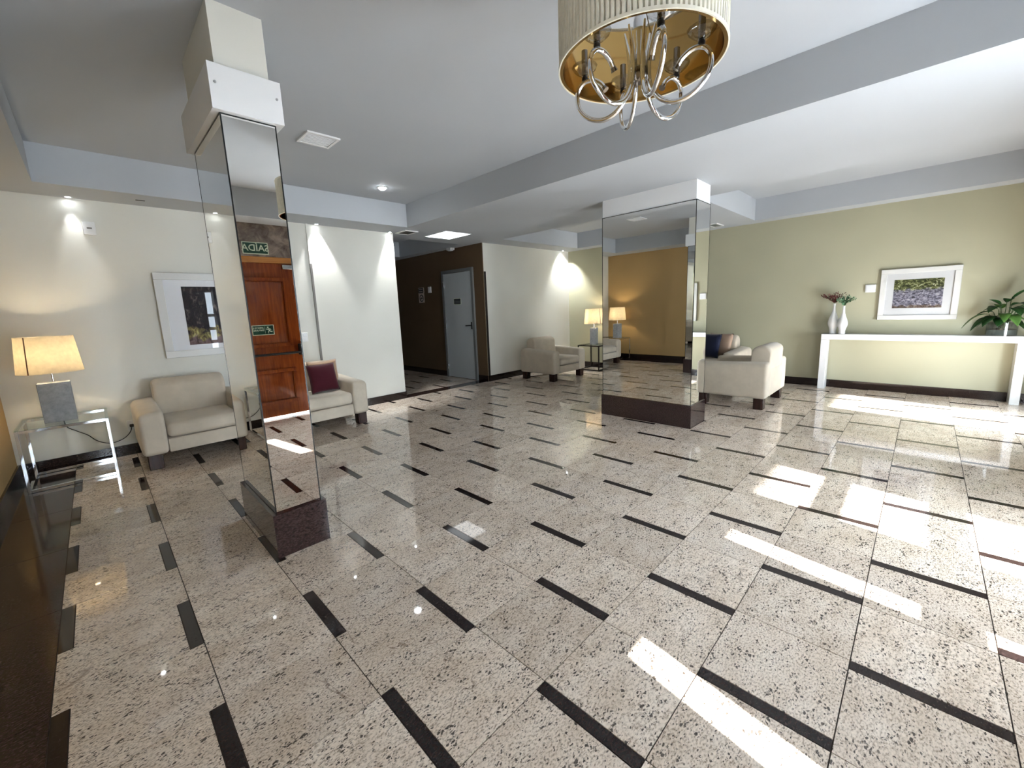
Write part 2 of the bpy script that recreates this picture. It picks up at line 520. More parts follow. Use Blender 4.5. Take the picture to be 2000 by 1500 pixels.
# ------------------------------------------------------------------ room dimensions
XW, XE, YS, YN = -1.22, 7.25, -2.0, 4.98
ZS, ZC = 2.57, 2.885
HX0, HX1, HY1 = 2.88, 4.65, 8.6      # hall
TS, SW, CW = 0.40134, 0.04835, 0.40  # tile, strip width, column width
PP = 2 * TS + SW

# ---- floor: a bed with every tile and inlay strip a piece of its own
bm = bmesh.new()
box(bm, XW - 0.15, XE + 0.15, YS - 0.15, YN + 0.02, -0.12, -0.0035)
box(bm, HX0 - 0.15, HX1 + 0.15, YN + 0.02, HY1 + 0.1, -0.12, -0.0035)
floor = struct(obj('floor', bm, 'grout'))

def project(x, y, z=0.0):
    d = Vector((x, y, z)) - CAM
    zz = d.dot(fwd)
    if zz < 0.05: return None
    return (PPX + FPX * d.dot(rgt) / zz, PPY - FPX * d.dot(upv) / zz)

def screen_area(x0, x1, y0, y1):
    ps = [project(*p) for p in ((x0, y0), (x1, y0), (x1, y1), (x0, y1))]
    if any(p is None for p in ps): return 0.0
    cx = sum(p[0] for p in ps) / 4; cy = sum(p[1] for p in ps) / 4
    if not (-150 < cx < 2150 and -50 < cy < 1650): return 0.0
    a = 0
    for (ax, ay), (bx_, by) in zip(ps, ps[1:] + ps[:1]): a += ax * by - bx_ * ay
    return abs(a) / 2

tiles, strips = [], []
def lay(x_lo, x_hi, y_lo, y_hi, start):
    for k in range(int(math.floor(y_lo / CW)), int(math.ceil(y_hi / CW))):
        y0, y1 = max(k * CW, y_lo), min((k + 1) * CW, y_hi)
        if y1 - y0 < 0.01: continue
        off = 0.0 if k % 2 == 0 else TS
        n = -3
        while off + n * PP < x_hi:
            s = off + n * PP
            for lst, a, b in ((strips, s, s + SW), (tiles, s + SW, s + SW + TS), (tiles, s + SW + TS, s + PP)):
                a, b = max(a, x_lo), min(b, x_hi)
                if b - a > 0.006: lst.append((a, b, y0, y1))
            n += 1
lay(-PP, XE, YS, YN, 0)
lay(HX0, HX1, 5.22, HY1, 0)
G = 0.0019
cache = {}
def piece(name, a, b, y0, y1, mat):
    key = (round(b - a, 4), round(y1 - y0, 4), mat)
    if key not in cache:
        w, h = b - a - 2 * G, y1 - y0 - 2 * G
        bm = bmesh.new(); box(bm, -w / 2, w / 2, -h / 2, h / 2, -0.0034, 0)
        me = bpy.data.meshes.new(name); bmesh.ops.recalc_face_normals(bm, faces=list(bm.faces)); bm.to_mesh(me); bm.free()
        me.materials.append(M[mat]); cache[key] = me
    o = meshobj(name, cache[key], floor)
    o.location = ((a + b) / 2, (y0 + y1) / 2, 0)
    return o
def place(lst, name, mat, restname):
    lst = sorted(lst, key=lambda q: -screen_area(*q))
    for q in lst[:300]: piece(name, *q, mat)
    if lst[300:]:
        bm = bmesh.new()
        for a, b, y0, y1 in lst[300:]: box(bm, a + G, b - G, y0 + G, y1 - G, -0.0034, 0)
        o = obj(restname, bm, mat, floor); o['kind'] = 'stuff'
place(tiles, 'granite_tile', 'tile', 'granite_tiles')
place(strips, 'inlay_strip', 'strip', 'inlay_strips')
y = YS
while y < YN - 0.01:
    y1 = min(y + 0.8, YN)
    piece('border_slab', XW, -PP, y, y1, 'dgran'); y = y1
for a, b in ((HX0, 3.47), (3.47, 4.06), (4.06, HX1)):
    piece('threshold_slab', a, b, YN, 5.22, 'dgran')

# ---- walls
T = 0.15
struct(bx('wall_north', XW - T, HX0, YN, YN + T, 0, 2.9, 'wall_cream'))
struct(bx('wall_northeast', HX1 + 0.02, XE, YN - 0.03, YN + T, 0, 2.9, 'wall_cream'))
struct(bx('wall_east', XE, XE + T, YS - T, YN + T, 0, 2.9, 'wall_yellow'))
struct(bx('wall_west', XW - T, XW, YS - T, YN, 0, 2.9, 'wall_orange'))
struct(bx('wall_hall_west', HX0 - T, HX0, YN + T, HY1, 0, 2.9, 'wall_brown'))
struct(bx('wall_hall_east', HX1, HX1 + 0.02, YN - 0.03, HY1, 0, 2.9, 'wall_brown'))
struct(bx('wall_hall_end', HX0 - T, HX1 + T, HY1, HY1 + T, 0, 2.9, 'wall_brown'))
# south wall with its openings
openings = [(-0.84, -0.58, 0.10, 2.10), (0.40, 1.72, 0.0, 2.16), (2.24, 3.02, 0.10, 2.10), (5.41, 6.44, 0.10, 1.15)]
bm = bmesh.new()
x = XW - T
for a, b, z0, z1 in openings:
    box(bm, x, a, YS - T, YS, 0, 2.9)
    if z0 > 0: box(bm, a, b, YS - T, YS, 0, z0)
    box(bm, a, b, YS - T, YS, z1, 2.9)
    x = b
box(bm, x, XE + T, YS - T, YS, 0, 2.9)
wall_s = struct(obj('wall_south', bm, 'wall_cream'))
# granite cladding over the door
struct(bx('trim_1', 0.10, 2.05, YS, YS + 0.02, 2.16, ZS, 'granite_wall'))
struct(bx('trim_2', 0.10, 0.40, YS, YS + 0.02, 0.0, 2.16, 'granite_wall'))
struct(bx('trim_3', 1.72, 2.05, YS, YS + 0.02, 0.0, 2.16, 'granite_wall'))

# ---- ceiling: upper slab with coffers between lowered bands
bm = bmesh.new()
box(bm, XW - T, XE + T, YS - T, YN + T, ZC, 3.05)
for r_ in ((XW, XE, YS, -1.58), (XW, HX0, 4.48, YN), (HX0, HX1 + 0.02, 4.48, YN - 0.0), (HX1 + 0.02, XE, 4.48, YN - 0.03), (XW, -0.73, -1.58, 4.48), (2.83, 4.73, -1.58, 4.48),
           (6.95, XE, -1.58, 4.48), (4.73, 6.95, 1.12, 2.10)):
    box(bm, *r_, ZS, ZC)
box(bm, HX0 - T, HX1 + 0.02, YN + T, HY1 + T, ZC, 3.05)
box(bm, HX0, HX1, YN, 5.33, ZS, ZC)
box(bm, HX0, HX1, 7.4, HY1, ZS, ZC)
box(bm, 4.42, HX1, 5.33, 7.4, ZS, ZC)
struct(obj('ceiling', bm, 'ceiling'))

# ---- baseboards
BH = 0.112
struct(bx('baseboard_north', XW, HX0, YN - 0.016, YN, 0, BH, 'base'))
struct(bx('baseboard_northeast', HX1 + 0.02, XE - 0.016, YN - 0.046, YN - 0.03, 0, BH, 'base'))
struct(bx('baseboard_east', XE - 0.016, XE, YS, YN - 0.03, 0, BH, 'base'))
struct(bx('baseboard_west', XW, XW + 0.016, YS, YN - 0.016, 0, BH, 'base'))
struct(bx('baseboard_hall', HX1 - 0.016, HX1, YN - 0.04, 5.20, 0, BH, 'base'))
struct(bx('baseboard_hall_far', HX1 - 0.016, HX1, 6.20, HY1, 0, BH, 'base'))
struct(bx('baseboard_hall_west', HX0, HX0 + 0.016, YN, HY1, 0, BH, 'base'))
struct(bx('trim_4', HX1 + 0.022, HX1 + 0.062, YN - 0.042, YN - 0.03, BH, 2.06, 'dark_metal'))   # dark corner guard

# ---- windows on the south wall
def window(n, x0, x1, z0, z1, bars, f=0.04, mat='white', thick=0.07, vbars=()):
    root = bpy.data.objects.new('window_%d' % n, None); col.objects.link(root)
    root.location = (0, 0, 0); struct(root)
    ya, yb = YS - 0.10, YS - 0.04
    bm = bmesh.new()
    box(bm, x0, x0 + f, ya, yb, z0, z1); box(bm, x1 - f, x1, ya, yb, z0, z1)
    box(bm, x0 + f, x1 - f, ya, yb, z0, z0 + f); box(bm, x0 + f, x1 - f, ya, yb, z1 - f, z1)
    obj('frame', bm, mat, root)
    for zb in bars:
        bx('muntin', x0 + f, x1 - f, ya + 0.01, yb - 0.01, zb - thick / 2, zb + thick / 2, mat, root)
    for xb in vbars:
        bx('mullion', xb - 0.02, xb + 0.02, ya + 0.005, yb - 0.005, z0 + f, z1 - f, mat, root)
    zs = [z0 + f] + [q for zb in bars for q in (zb - thick / 2, zb + thick / 2)] + [z1 - f]
    for a, b in zip(zs[::2], zs[1::2]):
        bx('pane', x0 + f, x1 - f, YS - 0.072, YS - 0.068, a, b, 'glass', root)
    # daylight entering through this window
    pl = bpy.data.lights.new('window_daylight', 'AREA'); pl.shape = 'RECTANGLE'
    pl.size = x1 - x0; pl.size_y = z1 - z0; pl.energy = DAYLIGHT * (x1 - x0) * (z1 - z0); pl.color = (0.76, 0.88, 1.0)
    po = bpy.data.objects.new('window_daylight', pl); col.objects.link(po)
    po.location = ((x0 + x1) / 2, YS - T - 0.01, (z0 + z1) / 2)
    po.rotation_euler = (PI / 2, 0, 0)
    return root
window(1, -0.84, -0.58, 0.10, 2.10, (0.415, 0.835, 1.16, 1.49))
window(2, 0.41, 0.585, 0.0, 2.08, (0.415, 0.835, 1.16, 1.49), 0.02)
window(3, 1.535, 1.71, 0.0, 2.08, (0.415, 0.835, 1.16, 1.49), 0.02)
window(4, 2.24, 3.02, 0.10, 2.10, (0.41, 0.645, 1.13, 1.49), 0.04, 'white', 0.06)
window(5, 5.41, 6.44, 0.10, 1.15, (), 0.04, 'white', 0.03)

# ---- outside: paving and the deep porch roof that cuts the sun off above
struct(bx('floor_porch', -14, 20, -32, YS - T, -0.22, -0.10, 'pave'))
struct(bx('ceiling_porch', -6, 14, -6.74, YS - T, 2.75, 2.95, 'ceiling'))

# ------------------------------------------------------------------ columns with mirror cladding
def column(name, label, x0, x1, y0, y1, zm0, zm1, ztop, sleeve):
    c = thing(name, label, 'column', ((x0 + x1) / 2, (y0 + y1) / 2, 0))
    hx, hy = (x1 - x0) / 2, (y1 - y0) / 2
    mt = 0.006
    i = 0.022 if sleeve else 0.012                   # plinth stands a little proud of the mirrors
    ax, ay = hx - i, hy - i
    bx('core', -ax + mt, ax - mt, -ay + mt, ay - mt, 0, ztop, 'wall_cream' if sleeve else 'white_panel', c)
    pl = bmesh.new()
    box(pl, -hx, hx, -hy, -hy + 0.02, 0, zm0); box(pl, -hx, hx, hy - 0.02, hy, 0, zm0)
    box(pl, -hx, -hx + 0.02, -hy + 0.02, hy - 0.02, 0, zm0); box(pl, hx - 0.02, hx, -hy + 0.02, hy - 0.02, 0, zm0)
    obj('plinth', pl, 'plinth', c)
    e = 0.0025
    za, zb = zm0 - 0.01, zm1
    bx('mirror_panel', -ax + e, ax - e, -ay, -ay + mt, za, zb, 'mirror', c)
    bx('mirror_panel', -ax + e, ax - e, ay - mt, ay, za, zb, 'mirror', c)
    bx('mirror_panel', -ax, -ax + mt, -ay + e, ay - e, za, zb, 'mirror', c)
    bx('mirror_panel', ax - mt, ax, -ay + e, ay - e, za, zb, 'mirror', c)
    for sx in (-1, 1):
        for sy in (-1, 1):
            X, Y = sx * (ax - 0.002), sy * (ay - 0.002)
            bx('edge_bead', X - 0.003, X + 0.003, Y - 0.003, Y + 0.003, za, zb, 'mirror_edge', c)
    bx('top_bead', -ax - 0.001, ax + 0.001, -ay - 0.001, ay + 0.001, zb, zb + 0.006, 'mirror_edge', c)
    if sleeve:
        s0, s1, o = zm1 + 0.006, zm1 + 0.212, 0.012
        for nm, q in (('sleeve_board', (-hx - o, hx + o, -hy - o, -hy - o + 0.012)), ('sleeve_board', (-hx - o, hx + o, hy + o - 0.012, hy + o)),
                      ('sleeve_board', (-hx - o, -hx - o + 0.012, -hy, hy)), ('sleeve_board', (hx + o - 0.012, hx + o, -hy, hy))):
            b = bx(nm, *q, s0, s1, 'white_panel', c)
        ub = bmesh.new(); g_ = 0.012
        box(ub, -hx - o + g_, hx + o - g_, -hy - o + g_, -ay - 0.002, s0, s0 + 0.01); box(ub, -hx - o + g_, hx + o - g_, ay + 0.002, hy + o - g_, s0, s0 + 0.01)
        box(ub, -hx - o + g_, -ax - 0.002, -ay - 0.002, ay + 0.002, s0, s0 + 0.01); box(ub, ax + 0.002, hx + o - g_, -ay - 0.002, ay + 0.002, s0, s0 + 0.01)
        obj('sleeve_underside', ub, 'white_panel', c)
        for X in (-hx + 0.012, hx - 0.012):
            sc = lathe([(0.0001, 0), (0.006, 0), (0.006, 0.004), (0.0001, 0.005)], 12)
            bmesh.ops.transform(sc, matrix=Matrix.Translation((X, -hy - o, s0 + 0.12)) @ Matrix.Rotation(PI / 2, 4, 'X'), verts=sc.verts)
            obj('screw_cap', sc, 'screw', c)
    return c
column('mirrored_column', 'slim mirror-clad column with white sleeve board near the left, exit door reflected in it', 0.019, 0.314, 1.634, 2.375, 0.262, 2.374, ZC, True)
column('mirrored_column', 'wide mirror-clad column in the middle distance reflecting a table lamp', 3.868, 4.27, 0.815, 1.934, 0.255, 2.372, ZS, False)

# ------------------------------------------------------------------ armchairs
def soft_box(x0, x1, y0, y1, z0, z1, r, seg=4, puff=None):
    bm = rbox_bm(x0, x1, y0, y1, z0, z1, r, seg)
    if puff:
        cx, cy = (x0 + x1) / 2, (y0 + y1) / 2
        for v in bm.verts:
            if v.co.z > (z0 + z1) / 2:
                u = 1 - ((v.co.x - cx) / (x1 - x0) * 2) ** 2; w = 1 - ((v.co.y - cy) / (y1 - y0) * 2) ** 2
                v.co.z += puff * max(0, u) * max(0, w)
    return bm

def back_bm(w, d, z0, z1, lean):
    # profile in (y, z): rounded top, slightly leaning; extruded over the width with soft ends
    prof = [(-d / 2, z0), (-d / 2, z0 + 0.30 * (z1 - z0)), (-d / 2 + 0.005, z0 + 0.70 * (z1 - z0))]
    R = d * 0.46
    for k in range(9):
        a = PI - k * PI / 8
        prof.append((R * math.cos(a) * 1.02, z1 - R * 0.72 + R * 0.72 * math.sin(a)))
    prof += [(d / 2, z0 + 0.5 * (z1 - z0)), (d / 2, z0)]
    bm = bmesh.new(); rings = []
    cy, cz = 0, (z0 + z1) / 2
    for x, s in ((-w / 2, 0.88), (-w / 2 + 0.008, 0.95), (-w / 2 + 0.03, 0.99), (-w / 2 + 0.06, 1.0), (0, 1.0), (w / 2 - 0.06, 1.0), (w / 2 - 0.03, 0.99), (w / 2 - 0.008, 0.95), (w / 2, 0.88)):
        rings.append([bm.verts.new((x, cy + py * s + lean * ((cz + (pz - cz) * s) - z0), z0 + (pz - z0) * (1 - (1 - s) * 0.55))) for py, pz in prof])
    n = len(prof)
    for a, b in zip(rings, rings[1:]):
        for i in range(n):
            bm.faces.new((a[i], a[(i + 1) % n], b[(i + 1) % n], b[i]))
    bm.faces.new(rings[0]); bm.faces.new(list(reversed(rings[-1])))
    return bm

def armchair(label, loc, rz, group):
    # front towards -y, origin at the middle of the footprint on the floor
    t = thing('armchair', label, 'armchair', loc, rz, group)
    W2, D2, AW = 0.50, 0.42, 0.195
    for s in (-1, 1):
        x0, x1 = sorted((s * W2, s * (W2 - AW)))
        a = soft_box(x0, x1, -D2, D2, 0.138, 0.575, 0.040, 4)
        for v in a.verts:
            if v.co.z > 0.45:
                v.co.z += 0.018 * (v.co.y / D2) - 0.03 * max(0, (abs(v.co.x) - (W2 - 0.10)) / 0.10) ** 2
        obj('arm', a, 'upholstery', t, smooth=True)
    bx('seat_base', -(W2 - AW), W2 - AW, -D2 + 0.012, D2 - 0.02, 0.142, 0.275, 'upholstery', t, 0.012)
    sb = soft_box(-(W2 - AW) + 0.002, W2 - AW - 0.002, -D2 - 0.004, 0.22, 0.28, 0.425, 0.045, 4, 0.018)
    obj('seat_cushion', sb, 'upholstery', t, smooth=True)
    b = back_bm(2 * (W2 - AW) + 0.02, 0.24, 0.17, 0.785, 0.06)
    bmesh.ops.translate(b, verts=b.verts, vec=(0, D2 - 0.15, 0))
    obj('backrest', b, 'upholstery', t, smooth=True)
    bx('back_panel', -(W2 - AW), W2 - AW, D2 - 0.06, D2 - 0.005, 0.145, 0.50, 'upholstery', t, 0.02)
    for sx in (-1, 1):
        for sy in (-1, 1):
            X, Y = sx * (W2 - 0.085), sy * (D2 - 0.085)
            bx('leg', X - 0.055, X + 0.055, Y - 0.055, Y + 0.055, 0, 0.14, 'leg', t, 0.004, 1)
    return t
GA = 'beige armchairs of the lobby'
armchair('beige armchair against the cream wall under the tall picture, beside the chrome glass table', (0.115, 4.53, 0), 0.0, GA)
n2 = armchair('beige armchair with a burgundy cushion, behind the slim mirrored column', (1.30, 4.47, 0), 0.0, GA)
armchair('empty beige armchair at the far wall beside the second lit lamp', (5.74, 4.23, 0), 0.0, GA)
armchair('beige armchair seen from behind, next to the wide mirrored column', (5.62, 0.83, 0), PI, GA)
armchair('beige armchair against the yellow wall holding a navy cushion', (6.70, 1.60, 0), -PI / 2, GA)

def pillow(name, label, s, th, mat, loc, rot):
    bm = bmesh.new(); n = 14
    g = {}
    for side in (1, -1):
        for i in range(n + 1):
            for j in range(n + 1):
                u, v = 2 * i / n - 1, 2 * j / n - 1
                e = (1 - abs(u) ** 2.6) * (1 - abs(v) ** 2.6)
                edge = i in (0, n) or j in (0, n)
                if side == -1 and edge: g[(side, i, j)] = g[(1, i, j)]; continue
                k = 1 - 0.05 * (1 - abs(v) ** 2) * abs(u) ** 3
                l = 1 - 0.05 * (1 - abs(u) ** 2) * abs(v) ** 3
                g[(side, i, j)] = bm.verts.new((u * s / 2 * k, side * th / 2 * max(0, e) ** 0.45, v * s / 2 * l))
        for i in range(n):
            for j in range(n):
                q = [g[(side, i, j)], g[(side, i + 1, j)], g[(side, i + 1, j + 1)], g[(side, i, j + 1)]]
                bm.faces.new(q)
    o = obj(name, bm, mat, None, smooth='full')
    o.location = loc; o.rotation_euler = rot
    return tag(o, label, 'cushion')
pillow('cushion', 'burgundy velvet cushion leaning in the armchair behind the slim column', 0.36, 0.13, 'burgundy', (1.40, 4.40, 0.605), (-0.28, 0.0, 0.10))
pillow('cushion', 'tan satin cushion tucked behind the burgundy one', 0.38, 0.12, 'tan', (1.46, 4.53, 0.622), (-0.20, 0.0, 0.0))
pillow('cushion', 'navy blue cushion propped in the armchair at the yellow wall', 0.40, 0.13, 'navy', (6.62, 1.62, 0.63), (0.26, 0.0, PI / 2 - 0.25))
pillow('cushion', 'shiny bronze satin cushion beside the navy one', 0.38, 0.13, 'bronze', (6.80, 1.50, 0.635), (0.24, 0.0, PI / 2 - 0.1))

# ------------------------------------------------------------------ glass side tables and lamps
def side_table(label, loc, w, d, h, mat):
    t = thing('side_table', label, 'side table', loc, 0, 'metal and glass side tables')
    q = 0.022
    for sx in (-1, 1):
        for sy in (-1, 1):
            X, Y = sx * (w / 2 - q / 2), sy * (d / 2 - q / 2)
            bx('leg', X - q / 2, X + q / 2, Y - q / 2, Y + q / 2, 0, h - 0.012, mat, t, 0.0015, 1)
    for z in (q / 2 + 0.004, h - 0.012 - q / 2):
        for s in (-1, 1):
            Y = s * (d / 2 - q / 2); X = s * (w / 2 - q / 2)
            bx('rail', -w / 2 + q, w / 2 - q, Y - q / 2, Y + q / 2, z - q / 2, z + q / 2, mat, t)
            bx('rail', X - q / 2, X + q / 2, -d / 2 + q, d / 2 - q, z - q / 2, z + q / 2, mat, t)
    bx('glass_top', -w / 2, w / 2, -d / 2, d / 2, h - 0.0118, h - 0.0018, 'table_glass', t)
    return t
TH = 0.547
side_table('chrome side table with glass top in the left corner', (-0.84, 4.60, 0), 0.56, 0.62, TH, 'chrome')
side_table('dark metal side table with glass top at the far wall', (6.98, 4.085, 0), 0.50, 0.53, TH, 'dark_metal')

def table_lamp(label, loc, rz, power):
    t = thing('table_lamp', label, 'lamp', loc, rz, 'lit table lamps')
    bx('base', -0.10, 0.10, -0.065, 0.065, 0, 0.345, 'concrete', t, 0.003, 1)
    obj('stem', lathe([(0.0001, 0.345), (0.014, 0.345), (0.014, 0.352), (0.006, 0.355), (0.006, 0.46), (0.016, 0.462), (0.016, 0.51), (0.0001, 0.511)], 16), 'chrome', t, smooth=True)
    z0, z1, r0, r1 = 0.435, 0.745, 0.205, 0.178
    sh = lathe([(r0, z0), (r1, z1), (r1 - 0.003, z1), (r0 - 0.003, z0), (r0, z0)], 56, False)
    so_ = obj('shade', sh, 'linen', t, smooth=True)
    bm = bmesh.new(); a0 = -2.2
    vs = []
    for z, r in ((z0, r0 + 0.001), (z1, r1 + 0.001)):
        for da in (-0.022, 0.022): vs.append(bm.verts.new((r * math.cos(a0 + da), r * math.sin(a0 + da), z)))
    for z, r in ((z0, r0 + 0.003), (z1, r1 + 0.003)):
        for da in (-0.022, 0.022): vs.append(bm.verts.new((r * math.cos(a0 + da), r * math.sin(a0 + da), z)))
    for f in ((0, 1, 3, 2), (4, 5, 7, 6), (0, 2, 6, 4), (1, 3, 7, 5), (0, 1, 5, 4), (2, 3, 7, 6)): bm.faces.new([vs[i] for i in f])
    obj('seam', bm, 'seam', so_)
    for a in (0, PI / 2):
        sp = bmesh.new(); rr = r0 - 0.006
        tube(sp, [(-rr * math.cos(a), -rr * math.sin(a), z0 + 0.02), (rr * math.cos(a), rr * math.sin(a), z0 + 0.02)], 0.002, 6)
        obj('shade_spider', sp, 'steel', so_)
    bl = lathe([(0.0001, 0.51), (0.013, 0.515), (0.02, 0.54), (0.03, 0.575), (0.026, 0.605), (0.0001, 0.62)], 16)
    obj('bulb', bl, 'bulb', t, smooth=True)
    pl = bpy.data.lights.new('bulb_light', 'POINT'); pl.energy = power; pl.color = (1.0, 0.80, 0.52); pl.shadow_soft_size = 0.035
    po = bpy.data.objects.new('bulb_light', pl); col.objects.link(po); po.parent = t; po.location = (0, 0, 0.60)
    return t
table_lamp('lit lamp with grey block base on the chrome glass table', (-0.855, 4.50, TH - 0.0016), 0.0, 23)
table_lamp('lit lamp with grey block base on the dark metal table', (6.98, 4.10, TH - 0.0016), 0.35, 20)

bm = bmesh.new()
tube(bm, catmull([(-0.87, 4.575, 0.552), (-0.87, 4.70, 0.551), (-0.87, 4.90, 0.551), (-0.868, 4.945, 0.52), (-0.86, 4.95, 0.41), (-0.80, 4.95, 0.349), (-0.73, 4.95, 0.289), (-0.674, 4.95, 0.216), (-0.587, 4.95, 0.166), (-0.488, 4.95, 0.184), (-0.425, 4.95, 0.239), (-0.400, 4.955, 0.300)], 6), 0.004, 6)
cd = obj('lamp_cord', bm, 'cord', None, smooth=True)
tag(cd, 'thin black lamp cord sagging from the chrome table to the wall', 'cord')
bx('plug', -0.417, -0.383, 4.942, 4.969, 0.295, 0.325, 'cord', cd, 0.004, 1)
so2 = thing('wall_socket', 'small white wall socket behind the armchair arm, cord plugged in', 'socket', (-0.40, 4.98, 0.31))
bx('plate', -0.035, 0.035, -0.008, -0.0005, -0.055, 0.055, 'white', so2, 0.003, 1)

# ------------------------------------------------------------------ pictures
def picture(name, label, w, h, fw, mat_c, print_rect, pm, loc, rz, mframe='frame_white'):
    # local: hangs in xz plane, front towards -y, origin at its middle on the wall
    t = thing(name, label, 'picture', loc, rz)
    d = 0.035
    for q in ((-w / 2, w / 2, -h / 2, -h / 2 + fw), (-w / 2, w / 2, h / 2 - fw, h / 2), (-w / 2, -w / 2 + fw, -h / 2 + fw, h / 2 - fw), (w / 2 - fw, w / 2, -h / 2 + fw, h / 2 - fw)):
        bx('frame_rail', q[0], q[1], -d, -0.001, q[2], q[3], mframe, t, 0.003, 1)
    bx('mat_board', -w / 2 + fw, w / 2 - fw, -0.018, -0.004, -h / 2 + fw, h / 2 - fw, mat_c, t)
    px0, px1, pz0, pz1 = print_rect
    bx('print', px0, px1, -0.0195, -0.0182, pz0, pz1, pm, t)
    bx('glass', -w / 2 + fw, w / 2 - fw, -0.0245, -0.0225, -h / 2 + fw, h / 2 - fw, 'glass', t)
    return t
picture('framed_picture', 'large white-framed dark picture on the cream wall, partly hidden by the slim column', 0.92, 0.92, 0.075, 'mat_blue', (-0.235, 0.235, -0.33, 0.315), 'paint2', (0.437, 4.98, 1.437), 0)
picture('framed_picture', 'white-framed garden print with lilac flowers above the console', 0.765, 0.68, 0.062, 'mat_white', (-0.24, 0.235, -0.185, 0.195), 'paint1', (XE, -0.797, 1.348), -PI / 2)

# ------------------------------------------------------------------ console, vases, plant
t = thing('console_table', 'long white lacquered console along the yellow wall', 'console', (7.132, -0.785, 0))
CY0, CY1 = -0.985, 0.96
bx('tabletop', -0.105, 0.10, CY0, CY1, 0.735, 0.815, 'white_gloss', t, 0.003, 1)
bx('leg', -0.105, 0.10, CY1 - 0.08, CY1, 0, 0.735, 'white_gloss', t, 0.003, 1)
bx('leg', -0.105, 0.10, CY0, CY0 + 0.08, 0, 0.735, 'white_gloss', t, 0.003, 1)

def vase(label, loc, s):
    prof = [(0.0001, 0), (0.040, 0), (0.042, 0.01), (0.040, 0.05), (0.050, 0.09), (0.064, 0.135), (0.066, 0.165), (0.056, 0.215), (0.036, 0.27), (0.022, 0.32), (0.016, 0.37), (0.016, 0.415), (0.018, 0.43), (0.014, 0.43), (0.012, 0.40), (0.0001, 0.39)]
    o = obj('bottle_vase', lathe([(r * s, z * s) for r, z in prof], 32), 'ceramic', None, smooth=True)
    o.location = loc
    return tag(o, label, 'vase', 'white bottle vases on the console')
V1, V2 = (7.14, 0.060, 0.8155), (7.08, -0.055, 0.8155)
vase('taller white bottle vase on the console, holding dark red sprigs', V1, 1.02)
vase('slightly shorter white bottle vase on the console, holding pale green sprigs', V2, 0.93)

def sprigs(name, label, loc, mats, n, up, spread, lean, seed):
    rnd = random.Random(seed)
    t = thing(name, label, 'flowers', loc)
    for i in range(n):
        az = rnd.uniform(0, 2 * PI); sp = rnd.uniform(0.25, 1.0) * spread; L = up * rnd.uniform(0.75, 1.05)
        end = Vector((math.cos(az) * sp * 0.5 + lean[0] * 0.6, math.sin(az) * sp + lean[1], L - 0.35 * sp))
        path = catmull([(0, 0, -0.03), (0, 0, 0.012), tuple(end * 0.5 + Vector((0, 0, 0.018))), tuple(end)], 4)
        bm = bmesh.new(); tube(bm, path, lambda q: 0.0018 * (1 - 0.6 * q), 5)
        st = obj('stem', bm, 'stem', t)
        mt = mats[i % len(mats)]
        lb = bmesh.new()
        for k in range(16):
            f = 0.35 + 0.65 * k / 15
            p = path[min(len(path) - 1, int(f * (len(path) - 1)))]
            dirv = Vector((rnd.uniform(-1, 1), rnd.uniform(-1, 1), rnd.uniform(-0.3, 1))).normalized()
            dirv = (dirv + (path[-1] - path[0]).normalized() * 0.8).normalized()
            ln = rnd.uniform(0.022, 0.046); wd = rnd.uniform(0.0035, 0.0075)
            sd = dirv.cross(Vector((rnd.uniform(-1, 1), rnd.uniform(-1, 1), 0.3))).normalized() * wd
            q = [lb.verts.new(p), lb.verts.new(p + dirv * ln * 0.5 + sd), lb.verts.new(p + dirv * ln), lb.verts.new(p + dirv * ln * 0.5 - sd)]
            lb.faces.new(q)
        obj('leaflets', lb, mt, st)
    return t
sprigs('flower_sprigs', 'dark red and brown dried sprigs in the taller bottle vase', (V1[0], V1[1], V1[2] + 0.43 * 1.02), ['red_leaf', 'brown_leaf', 'red_leaf'], 20, 0.17, 0.16, (0, 0.03), 3)
sprigs('flower_sprigs', 'pale mint green sprigs in the shorter bottle vase', (V2[0], V2[1], V2[2] + 0.43 * 0.93), ['mint_leaf', 'dgreen_leaf', 'mint_leaf'], 20, 0.15, 0.13, (0, -0.035), 8)

t = thing('potted_plant', 'broad-leaved green plant in a round glass vase on the console', 'plant', (7.10, -1.555, 0.8155))
vz = lathe([(0.0001, 0.0), (0.125, 0.0), (0.128, 0.01), (0.128, 0.165), (0.124, 0.165), (0.124, 0.012), (0.0001, 0.012)], 40)
obj('glass_vase', vz, 'crystal', t, smooth=True)
pb = lathe([(0.0001, 0.013), (0.122, 0.013), (0.122, 0.075), (0.06, 0.088), (0.0001, 0.09)], 32)
obj('soil', pb, 'water', t, smooth=True)
def leaf_bm(base, az, L, w, rise, droop):
    bm = bmesh.new(); rows = []; n = 7
    d = Vector((math.cos(az), math.sin(az), 0)); s = Vector((-math.sin(az), math.cos(az), 0))
    for i in range(n + 1):
        u = i / n
        p = Vector(base) + d * (L * u) + Vector((0, 0, rise * u * 1.6 - (rise + droop) * u * u))
        ww = w * (math.sin(PI * min(1, u * 0.97 + 0.03)) ** 0.75) * (1 - 0.25 * u)
        if i == n: ww = 0.001
        rows.append([bm.verts.new(p - s * ww + Vector((0, 0, 0.25 * ww))), bm.verts.new(p), bm.verts.new(p + s * ww + Vector((0, 0, 0.25 * ww)))])
    for a, b in zip(rows, rows[1:]):
        for k in range(2): bm.faces.new((a[k], a[k + 1], b[k + 1], b[k]))
    r = bmesh.ops.extrude_face_region(bm, geom=list(bm.faces))
    bmesh.ops.translate(bm, verts=[v for v in r['geom'] if isinstance(v, bmesh.types.BMVert)], vec=(0, 0, 0.0012))
    return bm
rnd = random.Random(21)
